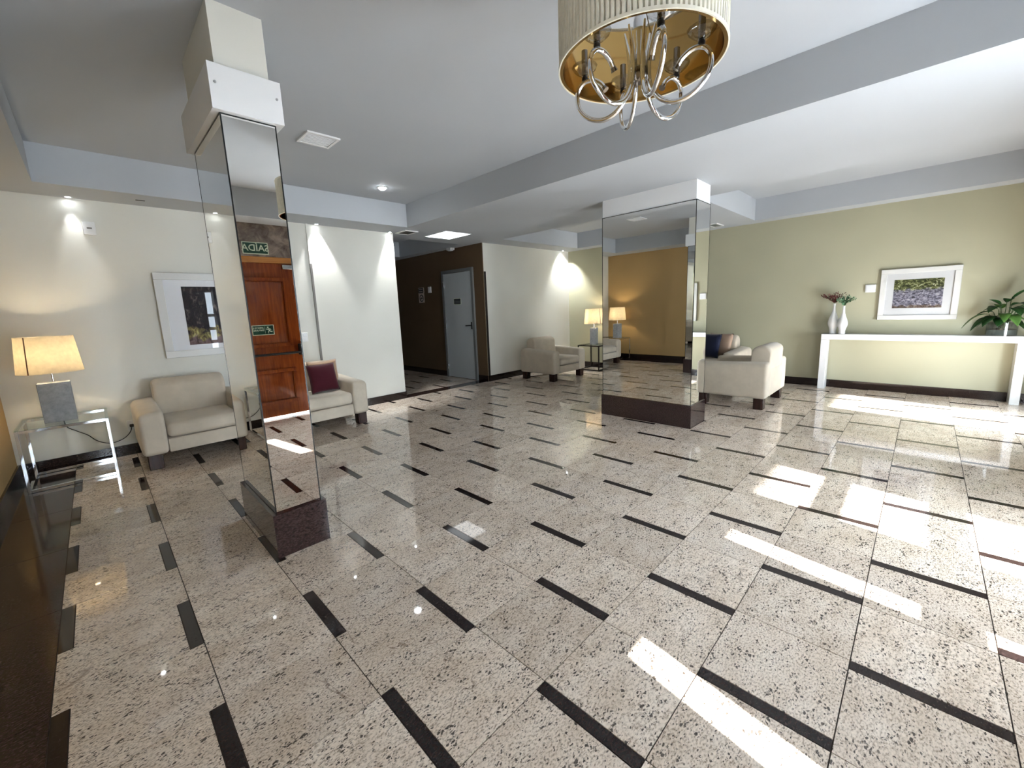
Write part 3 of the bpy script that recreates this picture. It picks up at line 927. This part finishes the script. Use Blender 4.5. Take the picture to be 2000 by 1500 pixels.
leaves = [(1.75, .16, .34, .12, .34), (2.05, .15, .28, .02, .30), (2.6, .11, .30, .20, .16), (1.3, .11, .24, .16, .14), (3.1, .14, .26, .10, .20), (3.6, .13, .24, .16, .18), (4.6, .14, .26, .14, .16),
          (4.4, .15, .30, .24, .05), (5.0, .13, .26, .08, .24), (-1.0, .12, .22, .2, .08), (2.2, .06, .20, .28, -.05), (4.2, .06, .20, .36, -.12), (0.3, .08, .16, .24, -.02), (1.7, .09, .22, .00, .20), (2.9, .11, .20, -.02, .18), (3.9, .11, .22, .00, .18), (4.8, .10, .22, .02, .18), (3.3, .05, .18, .30, .02), (2.4, .13, .24, .08, .24), (4.0, .08, .22, .26, .06), (3.5, .15, .24, .04, .24), (1.5, .06, .2, .22, .1), (4.9, .09, .24, .2, .1)]
for i, (az, st_, L, rise, droop) in enumerate(leaves):
    top = Vector((math.cos(az) * st_ * 0.75, math.sin(az) * st_ * 0.75, 0.19 + rise * 0.55 + 0.02 * (i % 3)))
    bm = bmesh.new(); tube(bm, catmull([(math.cos(az) * 0.02, math.sin(az) * 0.02, 0.07), (math.cos(az) * 0.035, math.sin(az) * 0.035, 0.15), tuple(top)], 5), 0.0035, 6)
    obj('stem', bm, 'stem', t, smooth=True)
    Lx = min(L * 0.64, max(0.06, (7.24 - 7.10 - top.x) / max(0.05, math.cos(az)))) if math.cos(az) > 0.05 else L * 0.64
    obj('leaf', leaf_bm(top, az, Lx, rnd.uniform(0.050, 0.068), rise * 0.25, droop * 0.55), 'leaf' if i % 4 else 'leaf2', t, smooth='full')

# ------------------------------------------------------------------ chandelier
CH = Vector((1.105, -0.010, 0))
t = thing('chandelier', 'chandelier with pleated cream drum shade, gold lining and curled chrome arms', 'chandelier', (CH.x, CH.y, 2.295))
NP = 108
bm = bmesh.new(); R0 = 0.312; HH = 0.30; rings = []
for z in (0.0, 0.012, HH - 0.012, HH):
    ring = []
    for i in range(NP * 4):
        a = 2 * PI * i / (NP * 4)
        k = i % 4
        rr = R0 - (0.012 if k == 0 and 0 < z < HH else 0.0)
        ring.append(bm.verts.new((rr * math.cos(a), rr * math.sin(a), z)))
    rings.append(ring)
N = NP * 4
for a, b in zip(rings, rings[1:]):
    for i in range(N): bm.faces.new((a[i], a[(i + 1) % N], b[(i + 1) % N], b[i]))
obj('pleated_shade', bm, 'pleat', t)
li = lathe([(R0 - 0.003, 0.000), (R0 - 0.013, 0.002), (R0 - 0.014, HH - 0.002), (R0 - 0.016, HH - 0.002), (R0 - 0.016, 0.000), (R0 - 0.003, 0.000)], 96, False)
obj('gold_lining', li, 'gold', t, smooth=True)
tr = lathe([(R0 + 0.0025, -0.002), (R0 + 0.0025, 0.009), (R0 - 0.003, 0.009), (R0 - 0.003, -0.002), (R0 + 0.0025, -0.002)], 96, False)
obj('lower_trim', tr, 'pleat', t, smooth=True)
tr = lathe([(R0 + 0.003, HH - 0.010), (R0 + 0.003, HH + 0.003), (R0 - 0.016, HH + 0.003), (R0 - 0.016, HH - 0.010), (R0 + 0.003, HH - 0.010)], 96, False)
obj('upper_trim', tr, 'pleat', t, smooth=True)
obj('rod', lathe([(0.0001, 0.17), (0.008, 0.17), (0.008, ZC - 2.295 - 0.03), (0.0001, ZC - 2.295 - 0.03)], 16), 'chrome', t, smooth=True)
obj('ceiling_rose', lathe([(0.0001, ZC - 2.295 - 0.045), (0.03, ZC - 2.295 - 0.04), (0.06, ZC - 2.295 - 0.015), (0.065, ZC - 2.295 - 0.001), (0.0001, ZC - 2.295 - 0.001)], 32), 'chrome', t, smooth=True)
obj('centre_body', lathe([(0.0001, -0.015), (0.022, -0.012), (0.024, 0.02), (0.020, 0.06), (0.026, 0.10), (0.026, 0.15), (0.014, 0.18), (0.0001, 0.182)], 32), 'chrome', t, smooth=True)
obj('hub', lathe([(0.0001, -0.066), (0.018, -0.066), (0.028, -0.055), (0.032, -0.045), (0.032, -0.018), (0.022, -0.010), (0.0001, -0.010)], 32), 'chrome_dark', t, smooth=True)
prof = [(0.058, 0.125), (0.047, 0.075), (0.038, 0.03), (0.036, -0.04), (0.048, -0.095), (0.085, -0.145), (0.140, -0.166), (0.200, -0.150), (0.245, -0.105), (0.256, -0.050), (0.235, -0.010), (0.195, -0.002), (0.158, -0.022), (0.140, -0.045)]
for k in range(6):
    az = math.radians(226 + 60 * k); ca, sa = math.cos(az), math.sin(az)
    pts = catmull([(r * ca, r * sa, z) for r, z in prof], 6)
    bm = bmesh.new()
    tube(bm, pts, lambda q: 0.0092 if q > 0.14 else 0.004 + 0.037 * q, 10)
    arm = obj('arm', bm, 'chrome', t, smooth=True)
    tp = bmesh.new()
    e, e0 = pts[-1], pts[-3]; dv = (e - e0).normalized()
    tube(tp, [e - dv * 0.004, e + dv * 0.006, e + dv * 0.012], lambda q: 0.0092 + 0.004 * q, 10)
    obj('arm_tip', tp, 'chrome_dark', arm, smooth=True)
    X, Y = 0.222 * ca, 0.222 * sa
    cb = lathe([(0.0001, -0.002), (0.012, 0.002), (0.013, 0.012), (0.008, 0.02), (0.0001, 0.021)], 16); bmesh.ops.translate(cb, verts=cb.verts, vec=(X, Y, 0.0))
    obj('cup_knob', cb, 'black', arm, smooth=True)
    cr = lathe([(0.008, 0.018), (0.030, 0.030), (0.048, 0.046), (0.052, 0.056), (0.046, 0.055), (0.026, 0.038), (0.008, 0.026)], 12, False); bmesh.ops.translate(cr, verts=cr.verts, vec=(X, Y, 0.0))
    obj('crystal_dish', cr, 'crystal', arm)
    cn = lathe([(0.0001, 0.02), (0.0125, 0.02), (0.0125, 0.115), (0.009, 0.117), (0.0001, 0.117)], 16); bmesh.ops.translate(cn, verts=cn.verts, vec=(X, Y, 0.0))
    obj('candle_tube', cn, 'chrome_dark', arm, smooth=True)
for k in range(3):
    az = math.radians(20 + 120 * k)
    bm = bmesh.new(); tube(bm, [(0.006 * math.cos(az), 0.006 * math.sin(az), HH - 0.02), ((R0 - 0.008) * math.cos(az), (R0 - 0.008) * math.sin(az), HH - 0.012)], 0.0025, 6)
    obj('shade_spoke', bm, 'steel', t)

# ------------------------------------------------------------------ ceiling fittings, plus lamps added for bounced sun
def grille(name, label, cat, x0, x1, y0, y1, z, n, mfr, msl):
    t = thing(name, label, cat, ((x0 + x1) / 2, (y0 + y1) / 2, z))
    a, b = (x1 - x0) / 2, (y1 - y0) / 2; f = 0.022
    bm = bmesh.new()
    box(bm, -a, a, -b, -b + f, -0.014, -0.0005); box(bm, -a, a, b - f, b, -0.014, -0.0005)
    box(bm, -a, -a + f, -b + f, b - f, -0.014, -0.0005); box(bm, a - f, a, -b + f, b - f, -0.014, -0.0005)
    obj('frame', bm, mfr, t)
    bx('backing', -a + f, a - f, -b + f, b - f, -0.004, -0.001, msl, t)
    for i in range(n):
        Y = -b + f + (2 * b - 2 * f) * (i + 0.5) / n; h = (b - f) / n * 0.62
        bx('slat', -a + f, a - f, Y - h, Y + h, -0.010, -0.006, msl, t)
    return t
grille('speaker_grille', 'square white grille in the coffer ceiling right of the slim column', 'grille', 0.925, 1.20, 2.845, 3.11, ZC, 8, 'white', 'white_panel')
grille('air_vent', 'dark air vent in the lowered ceiling beside the hall opening', 'vent', 2.895, 3.115, 4.64, 4.93, ZS, 6, 'white', 'vent')
grille('air_vent', 'small vent in the lowered ceiling near the yellow wall', 'vent', 6.60, 6.93, 1.56, 1.72, ZS, 4, 'white', 'screw')
t = thing('access_hatch', 'thin outlined access hatch in the right coffer ceiling', 'hatch', (5.62, -1.25, ZC))
bx('panel', -0.25, 0.25, -0.26, 0.26, -0.006, -0.0005, 'ceiling', t)
t = thing('downlight', 'lit round downlight in the coffer ceiling', 'light', (2.18, 3.94, ZC))
obj('ring', lathe([(0.044, -0.0005), (0.062, -0.0005), (0.062, -0.006), (0.046, -0.010), (0.044, -0.0005)], 32, False), 'white', t, smooth=True)
obj('lens', lathe([(0.0001, -0.034), (0.022, -0.030), (0.038, -0.018), (0.044, -0.004), (0.044, -0.001), (0.0001, -0.001)], 32), 'downlight', t, smooth=True)
def glint_spot(label, x, y, tilt_to, energy, size, blend=0.6):  # added lamp and fixture, imitating sun glints bounced off the polished floor
    t = thing('added_glint_lamp', label, 'added light', (x, y, ZS), 0, 'added lamps for sun glints on the walls')
    obj('ring', lathe([(0.018, -0.0005), (0.028, -0.0005), (0.027, -0.004), (0.019, -0.005), (0.018, -0.0005)], 24, False), 'white', t, smooth=True)
    obj('lens', lathe([(0.0001, -0.003), (0.018, -0.002), (0.018, -0.0006), (0.0001, -0.0006)], 24), 'downlight', t, smooth=True)  # lens of the added glint lamp
    l = bpy.data.lights.new('glint_beam', 'SPOT'); l.energy = energy; l.spot_size = math.radians(size); l.spot_blend = blend
    l.color = (0.95, 0.98, 1.0); l.shadow_soft_size = 0.02
    lo = bpy.data.objects.new('glint_beam', l); col.objects.link(lo); lo.parent = t; lo.location = (0, 0, -0.008)
    lo.rotation_euler = Vector(tilt_to).to_track_quat('-Z', 'Y').to_euler()
    return t
glint_spot('added lamp for the sun glint on the cream wall beside the grey conduit', 1.73, 4.925, (0, 0.10, -1), 130, 62)
glint_spot('added lamp for the sun glint on the end of the cream wall at the hall opening', 2.80, 4.925, (0.04, 0.10, -1), 120, 58)
glint_spot('added lamp for the sun glint above the white wall controller at left', -0.535, 4.92, (0, 0.10, -1), 15, 36)
glint_spot('added lamp for the sun glint in the far corner above the second lamp', 6.96, 4.875, (0.10, 0.10, -1), 170, 96)
t = thing('added_sun_patch', 'added glowing plate for the sun patch bounced onto the lowered ceiling before the hall', 'light', (3.68, 4.66, ZS))  # added emissive plate in place of sunlight reflected up from the floor
bx('frame', -0.255, 0.255, -0.29, 0.29, -0.006, -0.0005, 'white', t)  # rim of the added sun patch plate
bx('glow_plate', -0.24, 0.24, -0.275, 0.275, -0.0085, -0.006, 'sun_patch_glow', t)
o = bx('ceiling_slot', -0.035, 0.035, -0.010, 0.010, -0.004, -0.0005, 'vent')
o.location = (-0.035, 4.72, ZS); tag(o, 'tiny dark slot in the lowered ceiling above the left armchair', 'slot')
t = thing('smoke_detector', 'small white box sensor on the hall ceiling edge above the grey door', 'detector', (4.55, 5.75, ZS))
bx('body', -0.05, 0.05, -0.07, 0.07, -0.045, -0.0005, 'white', t, 0.006, 1)
bx('cap', -0.03, 0.03, -0.05, 0.05, -0.058, -0.045, 'white_panel', t, 0.004, 1)

# ------------------------------------------------------------------ wall fittings
t = thing('wall_controller', 'square white wall controller high on the cream wall at left', 'controller', (-0.431, 4.98, 2.302))
bx('plate', -0.045, 0.045, -0.022, -0.0005, -0.062, 0.062, 'white', t, 0.004, 1)
bx('slot', -0.016, 0.02, -0.0235, -0.022, -0.006, 0.008, 'conduit', t)
bx('label_strip', 0.0, 0.035, -0.023, -0.022, -0.05, -0.035, 'white_panel', t)
t = thing('cable_conduit', 'vertical grey cable conduit on the cream wall right of the slim column', 'conduit', (1.618, 4.98, 0))
bx('lower_conduit', -0.013, 0.013, -0.018, -0.0005, 0.115, 2.06, 'conduit', t)
bx('upper_conduit', -0.013, 0.013, -0.018, -0.0005, 2.06, ZS, 'wall_cream', t)
t = thing('light_switch', 'double light switch plate beside the slim column', 'switch', (1.437, 4.98, 1.10))
bx('plate', -0.038, 0.038, -0.009, -0.0005, -0.06, 0.06, 'white', t, 0.003, 1)
for zz in (-0.025, 0.025): bx('rocker', -0.02, 0.02, -0.013, -0.009, zz - 0.018, zz + 0.018, 'white_panel', t, 0.002, 1)
t = thing('wall_plate', 'white square wall plate left of the garden print', 'wall plate', (XE, -0.312, 1.447), -PI / 2)
bx('plate', -0.058, 0.058, -0.02, -0.0005, -0.055, 0.055, 'white', t, 0.012, 2)
bx('rim', -0.046, 0.046, -0.023, -0.02, -0.043, 0.043, 'white_panel', t, 0.001, 1)

# ------------------------------------------------------------------ hall: grey door, signs
t = bpy.data.objects.new('door_1', None); col.objects.link(t); t.location = (HX1, 5.705, 0); t.rotation_euler = (0, 0, -PI / 2); struct(t)
# local: front towards -y, so local x runs towards world -y
bx('leaf', -0.425, 0.425, -0.03, -0.004, 0.012, 2.10, 'grey_door', t, 0.002, 1)
bm = bmesh.new()
box(bm, -0.49, -0.432, -0.04, -0.0005, 0, 2.165); box(bm, 0.432, 0.49, -0.04, -0.0005, 0, 2.165); box(bm, -0.432, 0.432, -0.04, -0.0005, 2.107, 2.165)
obj('frame', bm, 'grey_frame', t)
hd = bx('handle_plate', 0.375, 0.412, -0.038, -0.03, 1.00, 1.14, 'black', t, 0.004, 1)
bm = bmesh.new(); tube(bm, [(0.393, -0.038, 1.075), (0.393, -0.075, 1.075), (0.385, -0.08, 1.075), (0.27, -0.08, 1.07)], 0.011, 8); obj('handle_lever', bm, 'black', hd, smooth=True)
for zz in (1.90, 1.06, 0.22):
    bx('hinge', -0.44, -0.415, -0.05, -0.03, zz - 0.055, zz + 0.055, 'chrome', t, 0.006, 2)
sg = thing('door_sign', 'small dark sign with pale border on the grey door', 'sign', (HX1 - 0.0305, 5.715, 1.545), -PI / 2)
bx('plate', -0.115, 0.115, -0.003, 0, -0.062, 0.062, 'sign_lumin', sg)
bx('field', -0.104, 0.104, -0.004, -0.003, -0.051, 0.051, 'sign_black', sg)
for zz, w_ in ((0.027, .085), (0.0, .09), (-0.027, .085)): bx('text_line', -w_, w_, -0.0048, -0.004, zz - 0.005, zz + 0.005, 'grey_frame', sg)
sg = thing('wall_sign', 'small dark notice above the no-smoking sign on the brown hall wall', 'sign', (HX1, 7.01, 1.83), -PI / 2)
bx('plate', -0.115, 0.115, -0.003, -0.0005, -0.06, 0.06, 'sign_white', sg)
bx('field', -0.112, 0.085, -0.004, -0.003, -0.05, 0.05, 'sign_black', sg)
for zz in (0.022, -0.02): bx('text_line', -0.09, 0.06, -0.0048, -0.004, zz - 0.006, zz + 0.006, 'sign_white', sg)
sg = thing('wall_sign', 'no-smoking sign with a barred circle on the brown hall wall', 'sign', (HX1, 7.01, 1.665), -PI / 2)
bx('plate', -0.11, 0.11, -0.003, -0.0005, -0.10, 0.10, 'sign_white', sg)
rg = lathe([(0.058, -0.0045), (0.076, -0.0045), (0.076, -0.003), (0.058, -0.003), (0.058, -0.0045)], 32, False)
bmesh.ops.transform(rg, matrix=Matrix.Rotation(-PI / 2, 4, 'X'), verts=rg.verts)
for v in rg.verts: v.co.y = -abs(v.co.y)
obj('ring', rg, 'sign_black', sg)
sb_ = rbox_bm(-0.062, 0.062, -0.0045, -0.003, -0.008, 0.008, 0.0005, 1)
bmesh.ops.transform(sb_, matrix=Matrix.Rotation(-PI / 4, 4, 'Y'), verts=sb_.verts)
obj('bar', sb_, 'sign_black', sg)
bx('cigarette', -0.045, 0.045, -0.0042, -0.003, -0.012, 0.004, 'sign_black', sg)
t = thing('light_switch', 'white switch plate between the signs and the grey door', 'switch', (HX1, 6.675, 1.828), -PI / 2)
bx('plate', -0.058, 0.058, -0.014, -0.0005, -0.065, 0.065, 'white', t, 0.004, 1)
bx('rocker', -0.03, 0.03, -0.018, -0.014, -0.035, 0.035, 'white_panel', t, 0.003, 1)

# ------------------------------------------------------------------ wooden exit door in the south wall (seen in the column mirror)
t = bpy.data.objects.new('door_2', None); col.objects.link(t); t.location = (1.06, YS, 0); t.rotation_euler = (0, 0, PI); struct(t)
# local: front towards -y (world +y), local x runs towards world -x
def panel(name, x0, x1, z0, z1, par):
    bm = bmesh.new(); f = 0.05
    for q in ((x0, x1, z0, z0 + f), (x0, x1, z1 - f, z1), (x0, x0 + f, z0 + f, z1 - f), (x1 - f, x1, z0 + f, z1 - f)):
        box(bm, q[0], q[1], -0.010, 0.035, q[2], q[3])
    bmesh.ops.bevel(bm, geom=list(bm.edges), offset=0.008, segments=2, affect='EDGES')
    o = obj(name, bm, 'wood_door', par, smooth=True)
    bx('panel_field', x0 + f, x1 - f, 0.016, 0.05, z0 + f, z1 - f, 'wood_door', o, 0.012, 2)
    return o
bx('leaf', -0.465, 0.465, 0.02, 0.06, 0.028, 2.09, 'wood_door', t, 0.003, 1)
panel('upper_panel', -0.33, 0.33, 0.98, 1.90, t)
panel('lower_panel', -0.33, 0.33, 0.20, 0.68, t)
bm = bmesh.new()
box(bm, -0.64, 0.64, -0.012, 0.10, 2.085, 2.16)
obj('lintel', bm, 'wood_frame', t)
bm = bmesh.new(); box(bm, -0.473, -0.468, 0.01, 0.08, 0, 2.085); box(bm, 0.468, 0.473, 0.01, 0.08, 0, 2.085)
obj('jamb', bm, 'wood_door', t)
bm = bmesh.new(); tube(bm, [(-0.44, -0.035, 0.885), (0.44, -0.035, 0.885)], 0.017, 10); obj('panic_bar', bm, 'black', t, smooth=True)
for s in (-1, 1): bx('bar_bracket', s * 0.42 - 0.03, s * 0.42 + 0.03, -0.05, 0.02, 0.845, 1.00 if s < 0 else 0.925, 'black', t, 0.006, 1)
bx('door_closer', -0.46, -0.30, -0.035, 0.02, 2.01, 2.065, 'steel', t, 0.004, 1)
# signs: letters read from inside the room
FACE = Matrix.Rotation(PI / 2, 4, 'X')
sg = thing('exit_sign', 'green SAÍDA exit sign above the wooden door, seen in the column mirror', 'sign', (1.07, YS + 0.021, 2.262), PI)
bx('plate', -0.148, 0.148, -0.004, 0, -0.075, 0.075, 'sign_lumin', sg)
bx('field', -0.138, 0.138, -0.005, -0.004, -0.065, 0.065, 'sign_green', sg)
text_mesh('SAÍDA', 0.112, 'sign_lumin', 'letters', sg, Matrix.Translation((0, -0.0058, 0)) @ FACE)
sg = thing('push_sign', 'green push-bar exit sign with running figure on the wooden door', 'sign', (1.045, YS - 0.0165, 1.215), PI)
bx('plate', -0.130, 0.130, -0.0035, 0, -0.066, 0.066, 'sign_lumin', sg)
bx('field', -0.122, 0.122, -0.0045, -0.0035, -0.058, 0.058, 'sign_green', sg)
text_mesh('APERTE E\nEMPURRE', 0.030, 'sign_lumin', 'letters', sg, Matrix.Translation((0.055, -0.0052, 0.012)) @ FACE)
bx('divider', -0.022, -0.019, -0.0052, -0.0045, -0.045, 0.045, 'sign_lumin', sg)
bm = bmesh.new()
for a, b, r_ in (((-0.062, 0.018), (-0.072, -0.010), 0.007), ((-0.072, -0.010), (-0.055, -0.026), 0.005), ((-0.055, -0.026), (-0.060, -0.046), 0.004),
                 ((-0.072, -0.010), (-0.090, -0.024), 0.005), ((-0.090, -0.024), (-0.108, -0.022), 0.004), ((-0.062, 0.016), (-0.044, 0.006), 0.004),
                 ((-0.044, 0.006), (-0.034, 0.016), 0.004), ((-0.064, 0.016), (-0.084, 0.012), 0.004), ((-0.084, 0.012), (-0.090, -0.002), 0.004)):
    d = Vector((b[0] - a[0], 0, b[1] - a[1])); n_ = Vector((d.z, 0, -d.x)).normalized() * r_
    A, B = Vector((a[0], -0.0052, a[1])), Vector((b[0], -0.0052, b[1]))
    bm.faces.new([bm.verts.new(q) for q in (A - n_, A + n_, B + n_, B - n_)])
bm.faces.new([bm.verts.new((-0.056 + 0.010 * math.cos(k * PI / 6), -0.0052, 0.034 + 0.010 * math.sin(k * PI / 6))) for k in range(12)])
obj('running_figure', bm, 'sign_lumin', sg)
